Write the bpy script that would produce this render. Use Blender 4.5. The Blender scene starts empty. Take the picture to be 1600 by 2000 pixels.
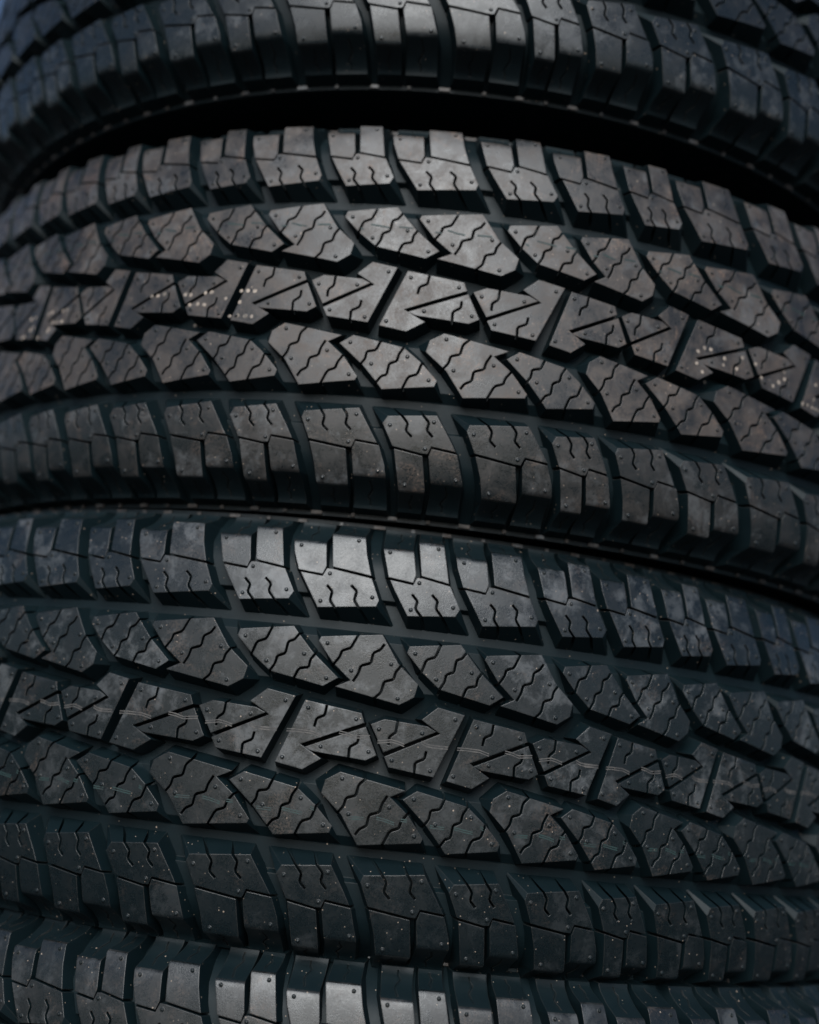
import bpy, bmesh, math, random
from mathutils import Vector, Matrix
from mathutils.geometry import delaunay_2d_cdt

random.seed(7)
sc = bpy.context.scene
COL = sc.collection
R0 = 0.388                       # tread radius of a tyre, metres

# ------------------------------------------------------------------ camera
FPX, CD, CZ = 2466.76, 2.66594 * R0, -0.052975 * R0
YAW, PITCH, ROLL = 0.01062, 0.207104, -0.119683


def rot(yaw, pitch, roll):
    return (Matrix.Rotation(yaw, 3, 'Z') @ Matrix.Rotation(pitch, 3, 'X') @ Matrix.Rotation(roll, 3, 'Y'))


cam = bpy.data.cameras.new('camera')
camo = bpy.data.objects.new('camera', cam)
COL.objects.link(camo)
sc.camera = camo
rm = rot(YAW, PITCH, ROLL)
cx, cy, cz = rm.col[0], rm.col[1], rm.col[2]
camo.matrix_world = Matrix(((cx[0], cz[0], -cy[0], 0.0), (cx[1], cz[1], -cy[1], -CD),
                            (cx[2], cz[2], -cy[2], CZ), (0, 0, 0, 1)))
cam.sensor_fit = 'HORIZONTAL'
cam.sensor_width = 24.0
cam.lens = FPX / 1600 * 24.0
cam.clip_start = 0.05
cam.clip_end = 2000
cam.dof.use_dof = True
cam.dof.focus_distance = 0.645
cam.dof.aperture_fstop = 2.6
cam.dof.aperture_blades = 9

# ------------------------------------------------------------------ sky and sun
SUN_EL, SUN_AZ = math.radians(34), math.radians(8)   # azimuth: to the left of straight behind the camera
w = bpy.data.worlds.new('World')
sc.world = w
w.use_nodes = True
nt = w.node_tree
sky = nt.nodes.new('ShaderNodeTexSky')
sky.sky_type = 'NISHITA'
sky.sun_disc = False
sky.sun_elevation = SUN_EL
sky.sun_rotation = math.pi + SUN_AZ
sky.air_density = 0.8
sky.dust_density = 2.0
sky.ozone_density = 2.0
nt.nodes['Background'].inputs[1].default_value = 0.10
nt.links.new(sky.outputs[0], nt.nodes['Background'].inputs[0])
sun = bpy.data.lights.new('sun', 'SUN')
sun.energy = 3.3
sun.angle = math.radians(44)
sun.color = (0.94, 0.98, 1.0)
suno = bpy.data.objects.new('sun', sun)
COL.objects.link(suno)
sd = Vector((-math.sin(SUN_AZ) * math.cos(SUN_EL), -math.cos(SUN_AZ) * math.cos(SUN_EL), math.sin(SUN_EL)))
suno.rotation_euler = sd.to_track_quat('Z', 'Y').to_euler()
sc.view_settings.view_transform = 'Standard'
sc.view_settings.look = 'None'
sc.view_settings.exposure = -0.03
sc.view_settings.gamma = 1.0

# ------------------------------------------------------------------ materials


def newmat(name):
    m = bpy.data.materials.new(name)
    m.use_nodes = True
    t = m.node_tree
    b = t.nodes['Principled BSDF']
    return m, t, b


def N(t, kind, **kw):
    n = t.nodes.new(kind)
    for k, v in kw.items():
        if k.startswith('i_'):
            n.inputs[k[2:].replace('_', ' ')].default_value = v
        else:
            setattr(n, k, v)
    return n


def ramp(t, src, lo, hi, a=0.0, b=1.0):
    r = N(t, 'ShaderNodeMapRange', interpolation_type='SMOOTHSTEP')
    r.inputs['From Min'].default_value = lo
    r.inputs['From Max'].default_value = hi
    r.inputs['To Min'].default_value = a
    r.inputs['To Max'].default_value = b
    t.links.new(src, r.inputs['Value'])
    return r.outputs[0]


def math_(t, op, a, b):
    n = N(t, 'ShaderNodeMath', operation=op)
    for i, v in enumerate((a, b)):
        if isinstance(v, (int, float)):
            n.inputs[i].default_value = v
        else:
            t.links.new(v, n.inputs[i])
    return n.outputs[0]


def mix(t, fac, a, b):
    n = N(t, 'ShaderNodeMix', data_type='RGBA')
    if isinstance(fac, (int, float)):
        n.inputs[0].default_value = fac
    else:
        t.links.new(fac, n.inputs[0])
    for i, v in ((6, a), (7, b)):
        if isinstance(v, tuple):
            n.inputs[i].default_value = v + (1,)
        else:
            t.links.new(v, n.inputs[i])
    return n.outputs[2]


def noise(t, vec, scale, detail=4, rough=0.55, dist=0.0):
    n = N(t, 'ShaderNodeTexNoise')
    n.inputs['Scale'].default_value = scale
    n.inputs['Detail'].default_value = detail
    n.inputs['Roughness'].default_value = rough
    n.inputs['Distortion'].default_value = dist
    t.links.new(vec, n.inputs['Vector'])
    return n.outputs['Fac']


def specks(t, vec, scale, keep, size):
    v = N(t, 'ShaderNodeTexVoronoi')
    v.inputs['Scale'].default_value = scale
    t.links.new(vec, v.inputs['Vector'])
    near = ramp(t, v.outputs['Distance'], size, size * 0.6, 0.0, 1.0)
    sel = N(t, 'ShaderNodeSeparateColor')
    t.links.new(v.outputs['Color'], sel.inputs[0])
    on = math_(t, 'GREATER_THAN', sel.outputs[0], keep)
    return math_(t, 'MULTIPLY', near, on)


def rubber(name, tread, sheen=0.22):
    m, t, b = newmat(name)
    geo = N(t, 'ShaderNodeNewGeometry')
    pos = geo.outputs['Position']
    oi = N(t, 'ShaderNodeObjectInfo')
    cs = N(t, 'ShaderNodeSeparateColor')
    t.links.new(oi.outputs['Color'], cs.inputs[0])
    # the plain compound, a trifle blue, each piece a little different
    base = mix(t, oi.outputs['Random'], *(((0.0015, 0.0056, 0.0072), (0.0025, 0.0070, 0.0088)) if tread else ((0.0026, 0.0085, 0.0108), (0.0038, 0.0108, 0.0136))))
    rough = 0.40
    big = noise(t, pos, 22, 5, 0.6, 0.3)
    if tread:
        med = noise(t, pos, 75, 7, 0.66, 0.6)
        fine = noise(t, pos, 900, 3, 0.6)
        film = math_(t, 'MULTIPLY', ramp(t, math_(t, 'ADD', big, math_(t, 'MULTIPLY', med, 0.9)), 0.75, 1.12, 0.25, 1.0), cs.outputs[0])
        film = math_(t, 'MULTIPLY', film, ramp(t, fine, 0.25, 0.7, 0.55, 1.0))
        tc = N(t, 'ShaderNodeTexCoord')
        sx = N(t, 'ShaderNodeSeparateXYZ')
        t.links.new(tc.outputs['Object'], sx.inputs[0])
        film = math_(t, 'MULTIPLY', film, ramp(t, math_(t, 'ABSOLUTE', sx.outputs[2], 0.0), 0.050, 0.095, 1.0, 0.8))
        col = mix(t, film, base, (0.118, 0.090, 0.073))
        scn = noise(t, pos, 95, 9, 0.74, 0.35)
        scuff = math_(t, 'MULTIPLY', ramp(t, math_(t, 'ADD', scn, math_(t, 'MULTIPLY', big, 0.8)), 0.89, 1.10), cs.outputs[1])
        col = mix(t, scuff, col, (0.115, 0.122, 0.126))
        rust = math_(t, 'MULTIPLY', ramp(t, noise(t, pos, 48, 6, 0.7, 0.8), 0.52, 0.70), cs.outputs[2])
        rust = math_(t, 'MULTIPLY', rust, ramp(t, fine, 0.4, 0.65))
        col = mix(t, rust, col, (0.19, 0.125, 0.09))
        rr = math_(t, 'ADD', 0.30, math_(t, 'MULTIPLY', film, 0.35))
        rr = math_(t, 'ADD', rr, math_(t, 'MULTIPLY', math_(t, 'SUBTRACT', med, 0.5), 0.45))
        grain = 0.13
    else:
        med = noise(t, pos, 120, 5, 0.6)
        film = math_(t, 'MULTIPLY', ramp(t, big, 0.45, 0.75), 0.22)
        film = math_(t, 'MULTIPLY', film, cs.outputs[0])
        col = mix(t, film, base, (0.03, 0.03, 0.03))
        rr = math_(t, 'ADD', 0.42, math_(t, 'MULTIPLY', med, 0.16))
        grain = 0.10
    sp = math_(t, 'ADD', specks(t, pos, 420, 0.88, 0.16), specks(t, pos, 210, 0.95, 0.12))
    sp = math_(t, 'MULTIPLY', sp, ramp(t, big, 0.4, 0.6, 0.35, 1.0))
    if tread:                      # fine clinging grains
        gr = math_(t, 'MULTIPLY', ramp(t, noise(t, pos, 1300, 2, 0.7), 0.60, 0.72), math_(t, 'ADD', 0.25, math_(t, 'MULTIPLY', med, 0.9)))
        col = mix(t, math_(t, 'MULTIPLY', gr, 0.5), col, (0.040, 0.036, 0.033))
        rr = math_(t, 'ADD', rr, math_(t, 'MULTIPLY', math_(t, 'SUBTRACT', fine, 0.5), 0.30))
    col = mix(t, math_(t, 'MINIMUM', sp, 0.8), col, (0.40, 0.31, 0.24))
    bev = N(t, 'ShaderNodeBevel', samples=4)
    bev.inputs['Radius'].default_value = 0.0007
    dt = N(t, 'ShaderNodeVectorMath', operation='DOT_PRODUCT')
    t.links.new(bev.outputs[0], dt.inputs[0])
    t.links.new(geo.outputs['Normal'], dt.inputs[1])
    edge = ramp(t, dt.outputs['Value'], 0.995, 0.80, 0.0, 1.0)
    edge = math_(t, 'MULTIPLY', edge, ramp(t, noise(t, pos, 160, 6, 0.7), 0.35, 0.65, 0.1, 0.75))
    col = mix(t, edge, col, (0.075, 0.066, 0.058) if tread else (0.050, 0.046, 0.042))
    t.links.new(col, b.inputs['Base Color'])
    t.links.new(rr, b.inputs['Roughness'])
    b.inputs['Specular IOR Level'].default_value = 0.6 if tread else sheen
    bp = N(t, 'ShaderNodeBump')
    bp.inputs['Strength'].default_value = grain
    bp.inputs['Distance'].default_value = 0.0006
    t.links.new(noise(t, pos, 1100, 4, 0.7), bp.inputs['Height'])
    t.links.new(bev.outputs[0], bp.inputs['Normal'])
    t.links.new(bp.outputs[0], b.inputs['Normal'])
    return m


M_TREAD = rubber('dusty_tread_rubber', True)
M_RUB = rubber('clean_rubber', False)
M_SIDE = rubber('moulded_side_rubber', False, 0.32)


def paint(name, c, amount):
    m, t, b = newmat(name)
    geo = N(t, 'ShaderNodeNewGeometry')
    f = ramp(t, noise(t, geo.outputs['Position'], 260, 5, 0.7), 0.35, 0.62, amount * 0.25, amount)
    t.links.new(mix(t, f, (0.02, 0.022, 0.024), c), b.inputs['Base Color'])
    b.inputs['Roughness'].default_value = 0.6
    return m


M_WHITE = paint('pale_line_paint', (0.12, 0.110, 0.100), 0.8)
M_TEAL = paint('teal_line_paint', (0.012, 0.05, 0.045), 0.7)
M_DOT = paint('cream_ink', (0.46, 0.38, 0.31), 1.0)


def ground_mat():
    m, t, b = newmat('asphalt')
    geo = N(t, 'ShaderNodeNewGeometry')
    n1 = noise(t, geo.outputs['Position'], 40, 8, 0.7)
    t.links.new(mix(t, ramp(t, n1, 0.3, 0.7), (0.03, 0.032, 0.035), (0.055, 0.056, 0.058)), b.inputs['Base Color'])
    b.inputs['Roughness'].default_value = 0.9
    bp = N(t, 'ShaderNodeBump')
    bp.inputs['Strength'].default_value = 0.5
    bp.inputs['Distance'].default_value = 0.004
    t.links.new(noise(t, geo.outputs['Position'], 180, 4), bp.inputs['Height'])
    t.links.new(bp.outputs[0], b.inputs['Normal'])
    return m


# ------------------------------------------------------------------ tread geometry (s in periods, t and h in mm)
PHI = 0.21495                     # mean angle of one pattern period
ZE, RE = 113.8, 362.0             # where the shoulder lugs end


def crown(t):
    return 388.0 - 2.8 * (abs(t) / 82.0) ** 4


def top_r(t, te):
    t = abs(t)
    if te is None or t <= te - 2.5:
        return crown(t)
    u = min(1.0, max(0.0, (t - te) / (ZE - te)))
    lin = crown(te) - (crown(te) - RE) * (1 - (1 - u) ** 1.75) if t > te else crown(t)
    d = 2.5 - abs(t - te)          # the edge itself is slightly rounded
    return lin - (d * d * 0.09 if d > 0 else 0)


FLOOR = [(0, 376.6), (20, 376.6), (26, 380.8), (50, 380.4), (55, 376.4), (62, 376.0), (70.5, 375.2), (72.5, 378.6), (88, 377.6), (97, 373.0), (104, 365.5), (109, 359.0), (114.9, 353.0)]


def floor_r(t):
    t = abs(t)
    for (a, ra), (b, rb) in zip(FLOOR, FLOOR[1:]):
        if t <= b:
            return ra + (rb - ra) * (t - a) / (b - a)
    return FLOOR[-1][1]


def inside(p, poly):
    x, y = p
    c = False
    n = len(poly)
    for i in range(n):
        x1, y1 = poly[i]
        x2, y2 = poly[(i + 1) % n]
        if (y1 > y) != (y2 > y) and x < (x2 - x1) * (y - y1) / (y2 - y1) + x1:
            c = not c
    return c


def offset_poly(poly, offs):
    n = len(poly)
    area = sum(poly[i][0] * poly[(i + 1) % n][1] - poly[(i + 1) % n][0] * poly[i][1] for i in range(n))
    sg = 1 if area > 0 else -1
    out = []
    lines = []
    for i in range(n):
        a, b = Vector(poly[i]), Vector(poly[(i + 1) % n])
        d = (b - a).normalized()
        nrm = Vector((d.y, -d.x)) * sg
        lines.append((a + nrm * offs[i], d))
    for i in range(n):
        p, d = lines[i - 1]
        q, e = lines[i]
        cr = d.x * e.y - d.y * e.x
        if abs(cr) < 0.12:
            v = (Vector(poly[i]) + (p - Vector(poly[i - 1])) * 0.5 + (q - Vector(poly[i])) * 0.5)
        else:
            u = ((q - p).x * e.y - (q - p).y * e.x) / cr
            v = p + d * u
        dv = v - Vector(poly[i])
        lim = max(offs[i - 1], offs[i]) * 2.2
        if dv.length > lim:
            v = Vector(poly[i]) + dv.normalized() * lim
        out.append((v.x, v.y))
    return out


def strip(line, wd):
    pts = [Vector(p) for p in line]
    L, Rr = [], []
    for i, p in enumerate(pts):
        a = pts[max(i - 1, 0)]
        b = pts[min(i + 1, len(pts) - 1)]
        d = (b - a).normalized()
        n = Vector((-d.y, d.x)) * wd * 0.5
        if 0 < i < len(pts) - 1:
            d1 = (pts[i] - pts[i - 1]).normalized()
            n /= max(0.6, abs(Vector((-d1.y, d1.x)).dot(Vector((-d.y, d.x)))))
        L.append(p + n)
        Rr.append(p - n)
    return [tuple(v) for v in L + Rr[::-1]]


def soften(line):
    out = [line[0]]
    for a, b, c in zip(line, line[1:], line[2:]):
        for (p, q) in ((a, b), (c, b)):
            out.append((q[0] + (p[0] - q[0]) * 0.12, q[1] + (p[1] - q[1]) * 0.12))
    return out + [line[-1]]


class Piece:
    """One moulded tread piece: an outline on the tread, its wider foot, cuts and vent studs."""

    def __init__(self, kind, poly, offs, over=None, sipes=(), studs=(), te=None, depth=5.0, sw=0.95):
        self.kind, self.poly, self.offs, self.over = kind, poly, offs, over or {}
        self.sipes, self.studs, self.te, self.depth, self.sw = sipes, studs, te, depth, sw
        self.sc = sum(p[0] for p in poly) / len(poly)

    def mesh(self, pitch):
        P = PHI * R0 * 1000 * pitch           # mm per period
        s0 = self.sc

        def mm(p):
            return ((p[0] - s0) * P, p[1])
        poly = [mm(p) for p in self.poly]
        poly = offset_poly(poly, [0.5 if 0.85 < o < 10 and not (self.te and o == 1.4) else 0.0 for o in self.offs])
        base = offset_poly(poly, self.offs)
        for i, p in self.over.items():
            base[i] = mm(p)
        strips = [strip(soften([mm(p) for p in l]), wdt) for (l, dpt, wdt) in self.sipes]
        verts = [Vector(p) for p in poly]
        n0 = len(poly)
        edges = [(i, (i + 1) % n0) for i in range(n0)]
        for st in strips:
            k = len(verts)
            verts += [Vector(p) for p in st]
            edges += [(k + i, k + (i + 1) % len(st)) for i in range(len(st))]
        xs = [p[0] for p in poly]
        ys = [p[1] for p in poly]
        cuts = []
        if self.te:
            te = self.te
            cuts = [88, 92, 96, te - 2, te - 1, te - .3, te + .3, te + 1, te + 2, te + 3.5, te + 5.5, 110, 112]
            cuts = [c for c in cuts if min(ys) + 0.5 < c < max(ys) - 0.5]
        elif max(ys) > 60:
            cuts = [70, 76]
        for c in cuts:
            k = len(verts)
            verts += [Vector((min(xs) - 1, c)), Vector((max(xs) + 1, c))]
            edges.append((k, k + 1))
        nx = max(1, int((max(xs) - min(xs)) / 13))
        for i in range(1, nx):
            x = min(xs) + (max(xs) - min(xs)) * i / nx + 0.137
            k = len(verts)
            verts += [Vector((x, min(ys) - 1)), Vector((x, max(ys) + 1))]
            edges.append((k, k + 1))
        vo, eo, fo, _, _, _ = delaunay_2d_cdt(verts, edges, [], 0, 1e-4)
        cls = []
        for f in fo:
            c = (vo[f[0]] + vo[f[1]] + vo[f[2]]) / 3
            if not inside(c, poly):
                cls.append(-1)
            else:
                k = 0
                for j, st in enumerate(strips):
                    if inside(c, st):
                        k = j + 1
                        break
                cls.append(k)
        V, F, MI = [], [], []

        def put(x, t, r):
            th = x / 388.0
            V.append((r * math.sin(th) / 1000, -r * math.cos(th) / 1000, t / 1000))
            return len(V) - 1
        cache = {}

        def top(i):
            if (i, 't') not in cache:
                x, t = vo[i]
                cache[i, 't'] = put(x, t, top_r(t, self.te))
            return cache[i, 't']

        def dep(j, i):
            x, t = vo[i]
            return max(top_r(t, self.te) - self.sipes[j - 1][1], floor_r(t) + 0.3)

        def low(i, j):
            if (i, j) not in cache:
                x, t = vo[i]
                cache[i, j] = put(x, t, dep(j, i))
            return cache[i, j]

        def foot(i):
            if (i, 'f') not in cache:
                p = vo[i]
                best = None
                for k in range(n0):
                    a, b = Vector(poly[k]), Vector(poly[(k + 1) % n0])
                    d = b - a
                    u = max(0, min(1, (p - a).dot(d) / d.length_squared))
                    e = (a + d * u - p).length
                    if best is None or e < best[0]:
                        best = (e, k, u)
                _, k, u = best
                q = Vector(base[k]).lerp(Vector(base[(k + 1) % n0]), u)
                cache[i, 'f'] = put(q.x, q.y, floor_r(q.y) - 0.4)
            return cache[i, 'f']
        emap = {}
        for fi, f in enumerate(fo):
            if cls[fi] < 0:
                continue
            if cls[fi] == 0:
                F.append([top(i) for i in f])
                MI.append(2 if self.te and sum(vo[i].y for i in f) / 3 > self.te + 0.3 else 0)
            else:
                F.append([low(i, cls[fi]) for i in f])
                MI.append(1)
        for fi, f in enumerate(fo):
            for a, b in ((f[0], f[1]), (f[1], f[2]), (f[2], f[0])):
                emap.setdefault((min(a, b), max(a, b)), []).append((fi, a, b))
        for key, l in emap.items():
            ks = [(cls[fi], a, b) for fi, a, b in l]
            if len(ks) == 1:
                ks.append((-1, ks[0][2], ks[0][1]))
            (c1, a, b), (c2, _, _) = ks
            if c1 == c2:
                continue
            if c1 < 0 or (c1 > 0 and c2 == 0):
                (c2, _, _), (c1, a, b) = ks
            if c1 == 0 and c2 > 0:
                F.append([top(b), top(a), low(a, c2), low(b, c2)])
                MI.append(1)
            elif c1 == 0 and c2 < 0:
                F.append([top(b), top(a), foot(a), foot(b)])
                MI.append(1)
            elif c1 > 0 and c2 < 0:
                F.append([low(b, c1), low(a, c1), foot(a), foot(b)])
                MI.append(1)
        for (ss, tt) in self.studs:
            x, t = mm((ss, tt))
            n = 8
            rings = []
            for rad, hh in ((1.0, -0.2), (0.92, 0.5), (0.5, 0.75)):
                rings.append([put(x + rad * math.cos(2 * math.pi * k / n), t + rad * math.sin(2 * math.pi * k / n),
                                  top_r(t, self.te) + hh) for k in range(n)])
            for ra, rb in zip(rings, rings[1:]):
                for k in range(n):
                    F.append([ra[k], ra[(k + 1) % n], rb[(k + 1) % n], rb[k]])
                    MI.append(1)
            F.append(rings[-1])
            MI.append(0)
        me = bpy.data.meshes.new(self.kind)
        me.from_pydata(V, [], F)
        me.materials.append(M_TREAD)
        me.materials.append(M_RUB)
        me.materials.append(M_SIDE)
        me.polygons.foreach_set('material_index', MI)
        me.polygons.foreach_set('use_smooth', [True] * len(F))
        bm = bmesh.new()
        bm.from_mesh(me)
        bmesh.ops.recalc_face_normals(bm, faces=bm.faces)
        bm.to_mesh(me)
        bm.free()
        me.set_sharp_from_angle(angle=math.radians(28))
        me.update()
        return me


SW, SD = 1.3, 6.0


def cut(*pts):
    return (list(pts), SD, SW)


def mark(*pts):
    return (list(pts), 0.9, 0.8)


S_, G_ = 0.08, 1.3        # foot offset along a thin sipe / along a cross groove
PIECES = [
    # centre rib: two notched blocks and two wedges between the wide slots
    Piece('center_block', [(.097, 15.2), (.438, 11.5), (.458, 7.3), (.096, -7.1), (.223, -13.1), (.129, -18.9), (-.03, -16.6)],
          [2.5, .8, S_, .9, 2.5, 2.5, .8],
          sipes=[cut((.229, 14.1), (.224, 9.0), (.179, 6.9), (.171, 2.6))],
          studs=[(.122, 11.9), (.408, 8.8), (.007, -14.3)]),
    Piece('center_wedge', [(.131, -7.9), (.468, 5.5), (.545, -7.8), (.486, -10.9), (.181, -9.3)], [S_, .8, 2.2, 2.5, 1.2],
          sipes=[cut((.434, 1.0), (.432, -2.9), (.388, -5.6), (.390, -11.5))],
          studs=[(.221, -6.9), (.500, -6.8)]),
    Piece('center_wedge', [(.498, 6.6), (.572, 9.9), (.823, 8.7), (.873, 6.7), (.586, -6.4)], [2.2, 2.5, 1.2, S_, .8],
          sipes=[cut((.649, 11.0), (.645, 4.5), (.611, 1.9), (.610, -2.3))],
          studs=[(.545, 5.1), (.797, 5.5)]),
    Piece('center_block', [(.592, -8.4), (.910, 6.5), (.796, 12.3), (.877, 18.9), (1.036, 16.6), (.893, -15.4), (.62, -12.9)],
          [S_, .9, 2.5, 2.5, .8, 2.5, .8],
          sipes=[cut((.834, -3.3), (.828, -7.2), (.776, -9.7), (.777, -15.0))],
          studs=[(.638, -9.8), (.868, -12.9), (.985, 14.3)]),
    # the rib beside it: a short and a footed block
    Piece('rib_block', [(-.325, 48.5), (-.020, 52.5), (.018, 48.6), (.111, 39.8), (.262, 28.7), (.190, 24.2), (-.120, 29.1), (-.238, 37.0), (-.335, 45.5)],
          [2.5, 1.5, 2.4, 2.6, 2.2, 4.6, 3.0, 3.0, 3],
          over={0: (-.398, 54.6), 8: (-.388, 53.4), 1: (-.012, 55.2), 5: (.19, 19.6), 6: (-.125, 24.2)},
          sipes=[cut((-.135, 53.0), (-.168, 44.9), (-.220, 43.0), (-.245, 35.5)),
                 cut((.025, 50.0), (-.005, 45.9), (-.038, 44.6), (-.046, 38.4), (-.090, 36.6), (-.098, 32.5), (-.128, 27.8)),
                 cut((.128, 40.0), (.103, 36.6), (.098, 32.5), (.043, 31.3), (.016, 24.8))],
          studs=[(-.292, 45.6), (-.150, 33.6), (.062, 39.2), (.205, 27.9)]),
    Piece('rib_block', [(.148, 48.6), (.500, 52.9), (.610, 39.0), (.736, 29.7), (.722, 23.4), (.645, 18.9), (.273, 24.3), (.357, 28.0), (.236, 36.4), (.139, 46.8)],
          [2.5, 2.4, 2.6, 3, 3, 4.4, 1.3, 3.0, 3.0, 3],
          over={0: (.085, 54.6), 9: (.092, 53.6), 1: (.502, 55.2), 3: (.785, 26.6), 4: (.80, 24.0), 5: (.672, 14.2), 6: (.262, 19.6)},
          sipes=[cut((.366, 53.0), (.326, 44.7), (.277, 42.9), (.267, 39.5), (.232, 34.8)),
                 cut((.521, 48.6), (.500, 45.5), (.461, 43.4), (.454, 38.0), (.397, 36.1), (.388, 32.1), (.362, 27.6)),
                 cut((.645, 40.0), (.605, 35.0), (.596, 30.9), (.543, 29.3), (.532, 23.6), (.478, 18.8))],
          studs=[(.185, 46.0), (.344, 33.2), (.572, 38.7), (.632, 21.6)]),
    # shoulder, first of the pair
    Piece('shoulder_block', [(-.029, 82.3), (.101, 81.2), (.121, 85.6), (.161, 85.5), (.391, 82.6), (.451, 71.3), (.44, 68.2), (.10, 64.7), (.029, 74.4)],
          [S_, S_, S_, S_, 2.0, 3, 5, 2.0, 2.0], over={5: (.562, 59.7), 6: (.555, 59.0), 7: (.104, 59.0)},
          sipes=[cut((.136, 76.4), (.173, 73.3), (.166, 68.5), (.207, 64.0)), cut((.281, 77.7), (.319, 74.7), (.310, 69.9), (.351, 65.0))],
          studs=[(.110, 67.7), (.415, 72.4), (.143, 82.9)]),
    Piece('shoulder_lug', [(-.040, 83.5), (.098, 82.3), (.115, 86.7), (.092, 100.4), (.105, ZE), (-.108, ZE), (-.097, 99.0), (-.084, 93.4)],
          [S_, S_, .5, .5, 1.4, 2.0, 2.0, 2.0], te=100.0,
          sipes=[mark((-.008, 112), (-.006, 109.5), (.010, 108.0), (-.024, 104.8), (-.006, 101.5))], studs=[(-.055, 97.1)]),
    Piece('shoulder_lug', [(.154, 86.8), (.386, 84.0), (.344, 95.2), (.317, 106.7), (.325, ZE), (.136, ZE), (.122, 104.5)],
          [S_, 2.0, 2.0, 2.0, 1.4, .5, .5], te=105.5,
          sipes=[mark((.228, 112.2), (.230, 110.5), (.245, 109.5), (.218, 107.5), (.226, 106.5))], studs=[(.288, 102.6)]),
    # shoulder, second of the pair
    Piece('shoulder_block', [(.514, 82.9), (.649, 81.5), (.667, 85.6), (.700, 85.8), (.866, 83.3), (.937, 71.5), (.915, 67.8), (.638, 65.1), (.552, 77.0)],
          [S_, S_, S_, S_, 2.0, 3, 5, 2.0, 2.0], over={5: (1.036, 59.7), 6: (1.029, 59.0), 7: (.642, 59.0)},
          sipes=[cut((.648, 76.4), (.685, 73.1), (.677, 68.9), (.726, 64.2)), cut((.768, 77.4), (.805, 74.4), (.799, 70.3), (.845, 65.6))],
          studs=[(.650, 68.2), (.900, 72.0), (.684, 83.0)]),
    Piece('shoulder_lug', [(.503, 84.2), (.648, 82.7), (.660, 87.0), (.629, 101.6), (.640, ZE), (.443, ZE), (.450, 100.1)],
          [S_, S_, .5, .5, 1.4, 2.0, 2.0], te=100.5,
          sipes=[mark((.543, 112), (.543, 109.5), (.560, 108.0), (.525, 104.8), (.542, 101.5))], studs=[(.487, 98.0)]),
    Piece('shoulder_lug', [(.694, 87.0), (.857, 84.6), (.806, 106.2), (.812, ZE), (.668, ZE), (.660, 105.0)],
          [S_, 2.0, 2.0, 1.4, .5, .5], te=106.0,
          sipes=[mark((.738, 112.2), (.739, 110.5), (.752, 109.5), (.728, 107.8), (.736, 107.0))], studs=[(.780, 103.0)]),
]
MESH = {}


def piece_mesh(i, pitch):
    k = (i, round(pitch, 2))
    if k not in MESH:
        MESH[k] = PIECES[i].mesh(k[1])
    return MESH[k]


# ------------------------------------------------------------------ tyre body
PROFILE = [(-x, r) for x, r in FLOOR[::-1]][:-1] + FLOOR
SIDE = [(115.3, 352.7), (117.7, 352.7), (117.9, 351.2), (116.2, 349.6), (115.4, 345), (116.2, 334), (116.7, 318), (115.8, 300), (112.5, 280), (106, 258),
        (98, 240), (93, 231), (93, 226), (95, 222), (92, 214), (86, 211), (82, 214), (80, 222), (88, 240), (100, 270), (107, 300), (106, 330), (98, 352), (80, 364), (40, 367), (0, 367.5)]
prof = PROFILE + SIDE + [(-z, r) for z, r in SIDE[:-1]][::-1]
NSEG = 240
cv, cf = [], []
npf = len(prof)
for k in range(NSEG):
    a = 2 * math.pi * k / NSEG
    for z, r in prof:
        cv.append((r * math.sin(a) / 1000, -r * math.cos(a) / 1000, z / 1000))
for k in range(NSEG):
    k2 = (k + 1) % NSEG
    for j in range(npf):
        j2 = (j + 1) % npf
        cf.append((k * npf + j, k * npf + j2, k2 * npf + j2, k2 * npf + j))
BODY = bpy.data.meshes.new('carcass')
BODY.from_pydata(cv, [], cf)
bm = bmesh.new()
bm.from_mesh(BODY)
bmesh.ops.recalc_face_normals(bm, faces=bm.faces)
bm.to_mesh(BODY)
bm.free()
BODY.materials.append(M_RUB)
BODY.materials.append(M_SIDE)
LEDGE = {j for j, (z, r) in enumerate(prof) if abs(z) > 115.2 and abs(z) < 118 and r == 352.7}
BODY.polygons.foreach_set('material_index', [1 if (q % npf) in LEDGE and ((q % npf) + 1) % npf in LEDGE else 0 for q in range(len(cf))])
BODY.polygons.foreach_set('use_smooth', [True] * len(cf))
BODY.set_sharp_from_angle(angle=math.radians(35))


def ribbon(name, me_pts, width, mat, parent, lift=0.12):
    """flat printed strokes lying on the tread: polylines of (theta, t mm)"""
    V, F = [], []
    for line in me_pts:
        st = None
        for (a, b) in zip(line, line[1:]):
            n = max(1, int(abs(b[0] - a[0]) * 388 / 4))
            for q in range(n + 1):
                if q == 0 and st is not None:
                    continue
                u = q / n
                th, t = a[0] + (b[0] - a[0]) * u, a[1] + (b[1] - a[1]) * u
                r = (crown(t) + lift) / 1000
                i = len(V)
                for dt in (-width / 2, width / 2):
                    V.append((r * math.sin(th), -r * math.cos(th), (t + dt) / 1000))
                if st is not None:
                    F.append((st, i, i + 1, st + 1))
                st = i
    me = bpy.data.meshes.new(name)
    me.from_pydata(V, [], F)
    me.materials.append(mat)
    o = bpy.data.objects.new(name, me)
    COL.objects.link(o)
    o.parent = parent
    o.location = (0, 0, HALF)
    return o


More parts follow.
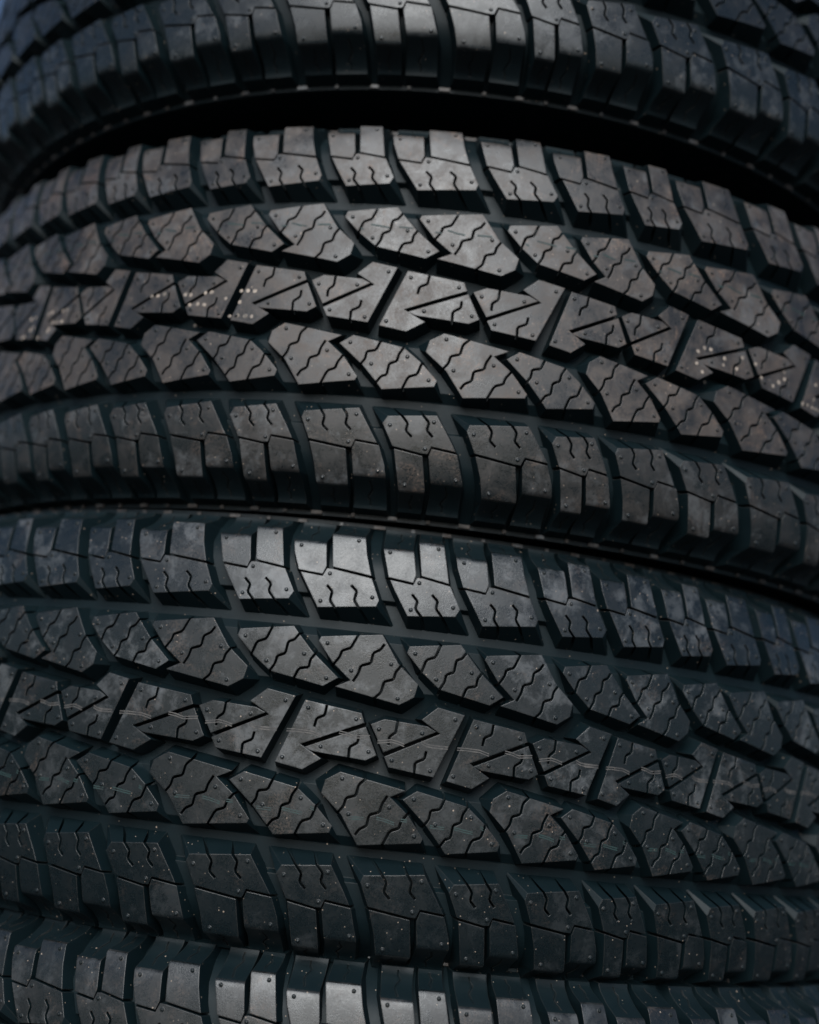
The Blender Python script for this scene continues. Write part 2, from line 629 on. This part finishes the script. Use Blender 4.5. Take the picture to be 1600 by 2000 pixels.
HALF = 0.117
bv = []
for x in (-3.2, 3.2):
    for r, z in ((352.0, 114.9), (353.9, 115.2), (353.6, 117.2), (352.0, 117.6)):
        bv.append((x / 1000, -r / 1000, z / 1000))
GLINT = bpy.data.meshes.new('ledge_glint')
GLINT.from_pydata(bv, [], [(0, 4, 5, 1), (1, 5, 6, 2), (2, 6, 7, 3), (3, 7, 4, 0), (0, 1, 2, 3), (7, 6, 5, 4)])
GLINT.materials.append(M_TREAD)


def tyre(label, T, slot, first, bounds, color):
    """T: offsets and tilts; bounds: angles of the wide centre slots seen, first of index `first`"""
    root = bpy.data.objects.new('tyre', None)
    COL.objects.link(root)
    ox, oy, oz, tx, ty = T
    rm_ = (Matrix.Rotation(tx, 3, 'X') @ Matrix.Rotation(ty, 3, 'Y'))
    c = Vector((ox, oy, oz + slot * 0.603319)) * R0
    root.rotation_euler = rm_.to_euler()
    root.location = c + rm_ @ Vector((0, 0, -HALF))
    root['label'] = label
    root['category'] = 'tyre'
    root['group'] = 'tyres stacked flat on one another'
    body = bpy.data.objects.new('carcass', BODY)
    COL.objects.link(body)
    body.parent = root
    body.location = (0, 0, HALF)
    body.color = color
    # all the way round: the seen pitches as seen, the rest evenly
    left = 2 * math.pi - (bounds[-1] - bounds[0])
    n = max(1, round(left / (PHI * 1.0)))
    allb = list(bounds) + [bounds[-1] + left * (k + 1) / n for k in range(n)]
    m = len(allb) - 1

    def pitch(k):
        k %= m
        return (allb[k + 1] - allb[k])

    def theta(k, s):
        kk = k + math.floor(s)
        u = s - math.floor(s)
        turn = kk // m
        return allb[kk % m] + turn * 2 * math.pi + u * pitch(kk)

    rnd = random.Random(slot + 11)
    for k in range(m):                      # light caught on the ledge at groove ends, painted as added pale bars
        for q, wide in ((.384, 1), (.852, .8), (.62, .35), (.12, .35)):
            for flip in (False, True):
                o = bpy.data.objects.new('ledge_glint', GLINT)
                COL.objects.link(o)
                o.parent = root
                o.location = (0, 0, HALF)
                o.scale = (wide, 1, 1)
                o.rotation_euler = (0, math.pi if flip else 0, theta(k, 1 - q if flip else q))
                o.color = (0.9, 1, 0, 1)  # strong dust and scuff tone paints the glint's brightness
    for k in range(m):
        for i, p in enumerate(PIECES):
            for flip in ((False,) if p.kind.startswith('center') else (False, True)):
                s = 1 - p.sc if flip else p.sc
                lo, hi = min(q[0] for q in p.poly), max(q[0] for q in p.poly)
                if flip:
                    lo, hi = 1 - hi, 1 - lo
                loc = (theta(k, hi) - theta(k, lo)) / (hi - lo) / PHI
                o = bpy.data.objects.new(p.kind, piece_mesh(i, loc))
                COL.objects.link(o)
                o.parent = root
                o.location = (0, 0, HALF)
                o.rotation_euler = (0, math.pi if flip else 0, (theta(k, lo) + theta(k, hi)) / 2 + ((p.sc - (lo + hi) / 2) * loc * PHI if not flip else (s - (lo + hi) / 2) * loc * PHI))
                v = rnd.uniform(0.75, 1.2)
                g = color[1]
                if p.kind.startswith('shoulder'):          # scuffs, weaker on lower pieces: their shade is put into the colour
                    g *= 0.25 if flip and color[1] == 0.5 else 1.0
                elif flip:
                    g *= 0.5
                if flip and p.kind.startswith('shoulder'):
                    v *= 0.45  # less dust tone too, painting the shade of the lower shoulder
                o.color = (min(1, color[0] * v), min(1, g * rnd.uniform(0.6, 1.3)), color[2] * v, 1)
    return root, theta, first


TA = tyre('topmost tyre of the stack, cut off by the top edge and blurred', (-0.02488, -0.02311, 0.01901, -0.03505, -0.02139), 2, -2,
          [-0.98, -0.80, -0.611, -0.405, -0.179, 0.070, 0.264, 0.514, 0.74], (0.10, 0.4, 0.15, 1))
TB = tyre('second tyre from the top, brown dusty tread with cream dot print on its centre rib', (0.009248, 0.007887, 0.000078, -0.001659, -0.006502), 1, -3,
          [-0.884, -0.7033, -0.5226, -0.316, -0.0941, 0.1475, 0.3404, 0.5802, 0.80], (0.66, 0.45, 0.75, 1))
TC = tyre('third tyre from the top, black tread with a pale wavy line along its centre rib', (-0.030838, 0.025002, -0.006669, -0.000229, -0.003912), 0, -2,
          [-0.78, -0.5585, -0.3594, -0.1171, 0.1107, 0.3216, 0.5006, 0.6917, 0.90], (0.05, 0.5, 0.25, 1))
TD = tyre('bottom tyre of the stack, only its upper shoulder in view', (0.008146, 0.009822, 0.00442, -0.012241, -0.013899), -1, -1,
          [-0.7036, -0.5008, -0.2981, -0.0852, 0.14, 0.36, 0.58, 0.80], (0.15, 0.3, 0.3, 1))

# ------------------------------------------------------------------ printed marks on the treads
WHITE = [[(-.173, -.6), (-.05, -.7)], [(.011, -.6), (.064, -.3), (.155, -.4), (.217, -1.7)], [(.318, 1.2), (.364, .7), (.41, -.4), (.498, .6)],
         [(.545, -1.3), (.625, .1), (.664, -.5), (.702, -1.4)], [(.797, .6), (.82, -.2), (.866, -1.0), (.956, -.7)]]
TEAL = [[(.429, -40.3), (.517, -40.0)], [(.589, -39.0), (.634, -39.5), (.694, -40.8)], [(.729, -38.9), (.766, -39.0)],
        [(.900, -40.6), (.983, -40.8)], [(1.042, -40.0), (1.102, -40.7), (1.163, -41.3)], [(1.205, -37.8), (1.228, -38.5)]]


def lines_on(ty, strokes, offs, k0, k1, sgn=1):
    root, theta, first = ty
    out = []
    for k in range(k0, k1):
        for st in strokes:
            for o in offs:
                wob = 0.25 * math.sin(k * 2.1 + st[0][0] * 9)
                if sgn > 0:
                    out.append([(theta(k, q), t + o + wob) for q, t in st])
                else:
                    out.append([(theta(k, 1 - q), -t + o + wob) for q, t in reversed(st)])
    return out


ribbon('pale_line', lines_on(TC, WHITE, (.62, -.55), 0, 10), 0.55, M_WHITE, TC[0])
ribbon('teal_line', lines_on(TC, TEAL, (.55, -.5), 0, 10), 0.6, M_TEAL, TC[0])
ribbon('teal_line', lines_on(TB, TEAL, (.5,), 0, 10, -1), 0.9, M_TEAL, TB[0])
DOTS = [(-0.4636, -0.5), (-0.4523, -0.5), (-0.4407, 0.4), (-0.4031, -0.7), (-0.3941, -1.2), (-0.3694, -0.4), (-0.3593, -0.2), (-0.335, -4.1), (-0.3114, 0.3), (-0.3008, 0.3), (-0.2904, 0.3), (-0.3112, -6.4), (-0.3931, -7.4), (-0.3803, -7.0), (-0.3689, -7.5), (-0.3242, -14.8), (-0.312, -14.5), (-0.2998, -14.8), (-0.2894, -14.9), (-0.7338, -2.4), (-0.7222, -2.1), (-0.6858, -2.0), (-0.677, -1.2), (-0.6494, -1.8), (-0.6395, -1.6), (-0.672, -8.2), (-0.6617, -8.1), (-0.6485, -8.8), (-0.7312, -9.4), (-0.723, -8.5), (-0.6814, -13.6), (-0.6785, -12.1), (-0.7055, -16.3), (-0.7522, -13.5), (-0.7462, -13.2), (0.3792, 0.2), (0.3689, -2.9), (0.3902, 0.1), (0.3675, -10.0), (0.378, -14.2), (0.4156, -2.9), (0.4139, -6.8), (0.4481, 0.8), (0.4386, -6.9), (0.4734, -0.6), (0.4862, -7.6), (0.5103, -10.2), (0.5218, -6.8), (0.5319, 0.3), (0.5336, -3.9), (0.6032, 0.0), (0.5752, -14.6), (0.5866, -14.5), (0.5972, -14.6), (0.6059, -14.8), (0.6125, -15.2), (0.6005, -9.2)]
FLOOR_DOTS = [(-0.3987, -15.2), (-0.3878, -15.2), (-0.3392, -15.2), (0.4044, -15.2), (0.4188, -11.8)]
dv, df = [], []
rd = random.Random(3)
for lst, lift in ((DOTS, 0.15), (FLOOR_DOTS, 0.15)):
    for th, t in lst:
        i = len(dv)
        ra = rd.uniform(0.95, 1.35)
        rr = (crown(t) if lst is DOTS else floor_r(t)) + lift
        dv.append((rr * math.sin(th) / 1000, -rr * math.cos(th) / 1000, t / 1000))
        for k in range(10):
            a = 2 * math.pi * k / 10
            q = ra * rd.uniform(0.85, 1.1)
            th2, t2 = th + q * math.cos(a) / 388, t + q * math.sin(a)
            dv.append((rr * math.sin(th2) / 1000, -rr * math.cos(th2) / 1000, t2 / 1000))
            df.append((i, i + 1 + k, i + 1 + (k + 1) % 10))
dme = bpy.data.meshes.new('dot_print')
dme.from_pydata(dv, [], df)
dme.materials.append(M_DOT)

do = bpy.data.objects.new('dot_print', dme)
COL.objects.link(do)
do.parent = TB[0]
do['kind'] = 'stuff'
do.location = (0, 0, HALF)

# ------------------------------------------------------------------ ground
gm = bpy.data.meshes.new('ground')
gz = -0.3585
gm.from_pydata([(-400, -400, gz), (400, -400, gz), (400, 400, gz), (-400, 400, gz)], [], [(0, 1, 2, 3)])
gm.materials.append(ground_mat())
go = bpy.data.objects.new('ground', gm)
COL.objects.link(go)
go['kind'] = 'structure'
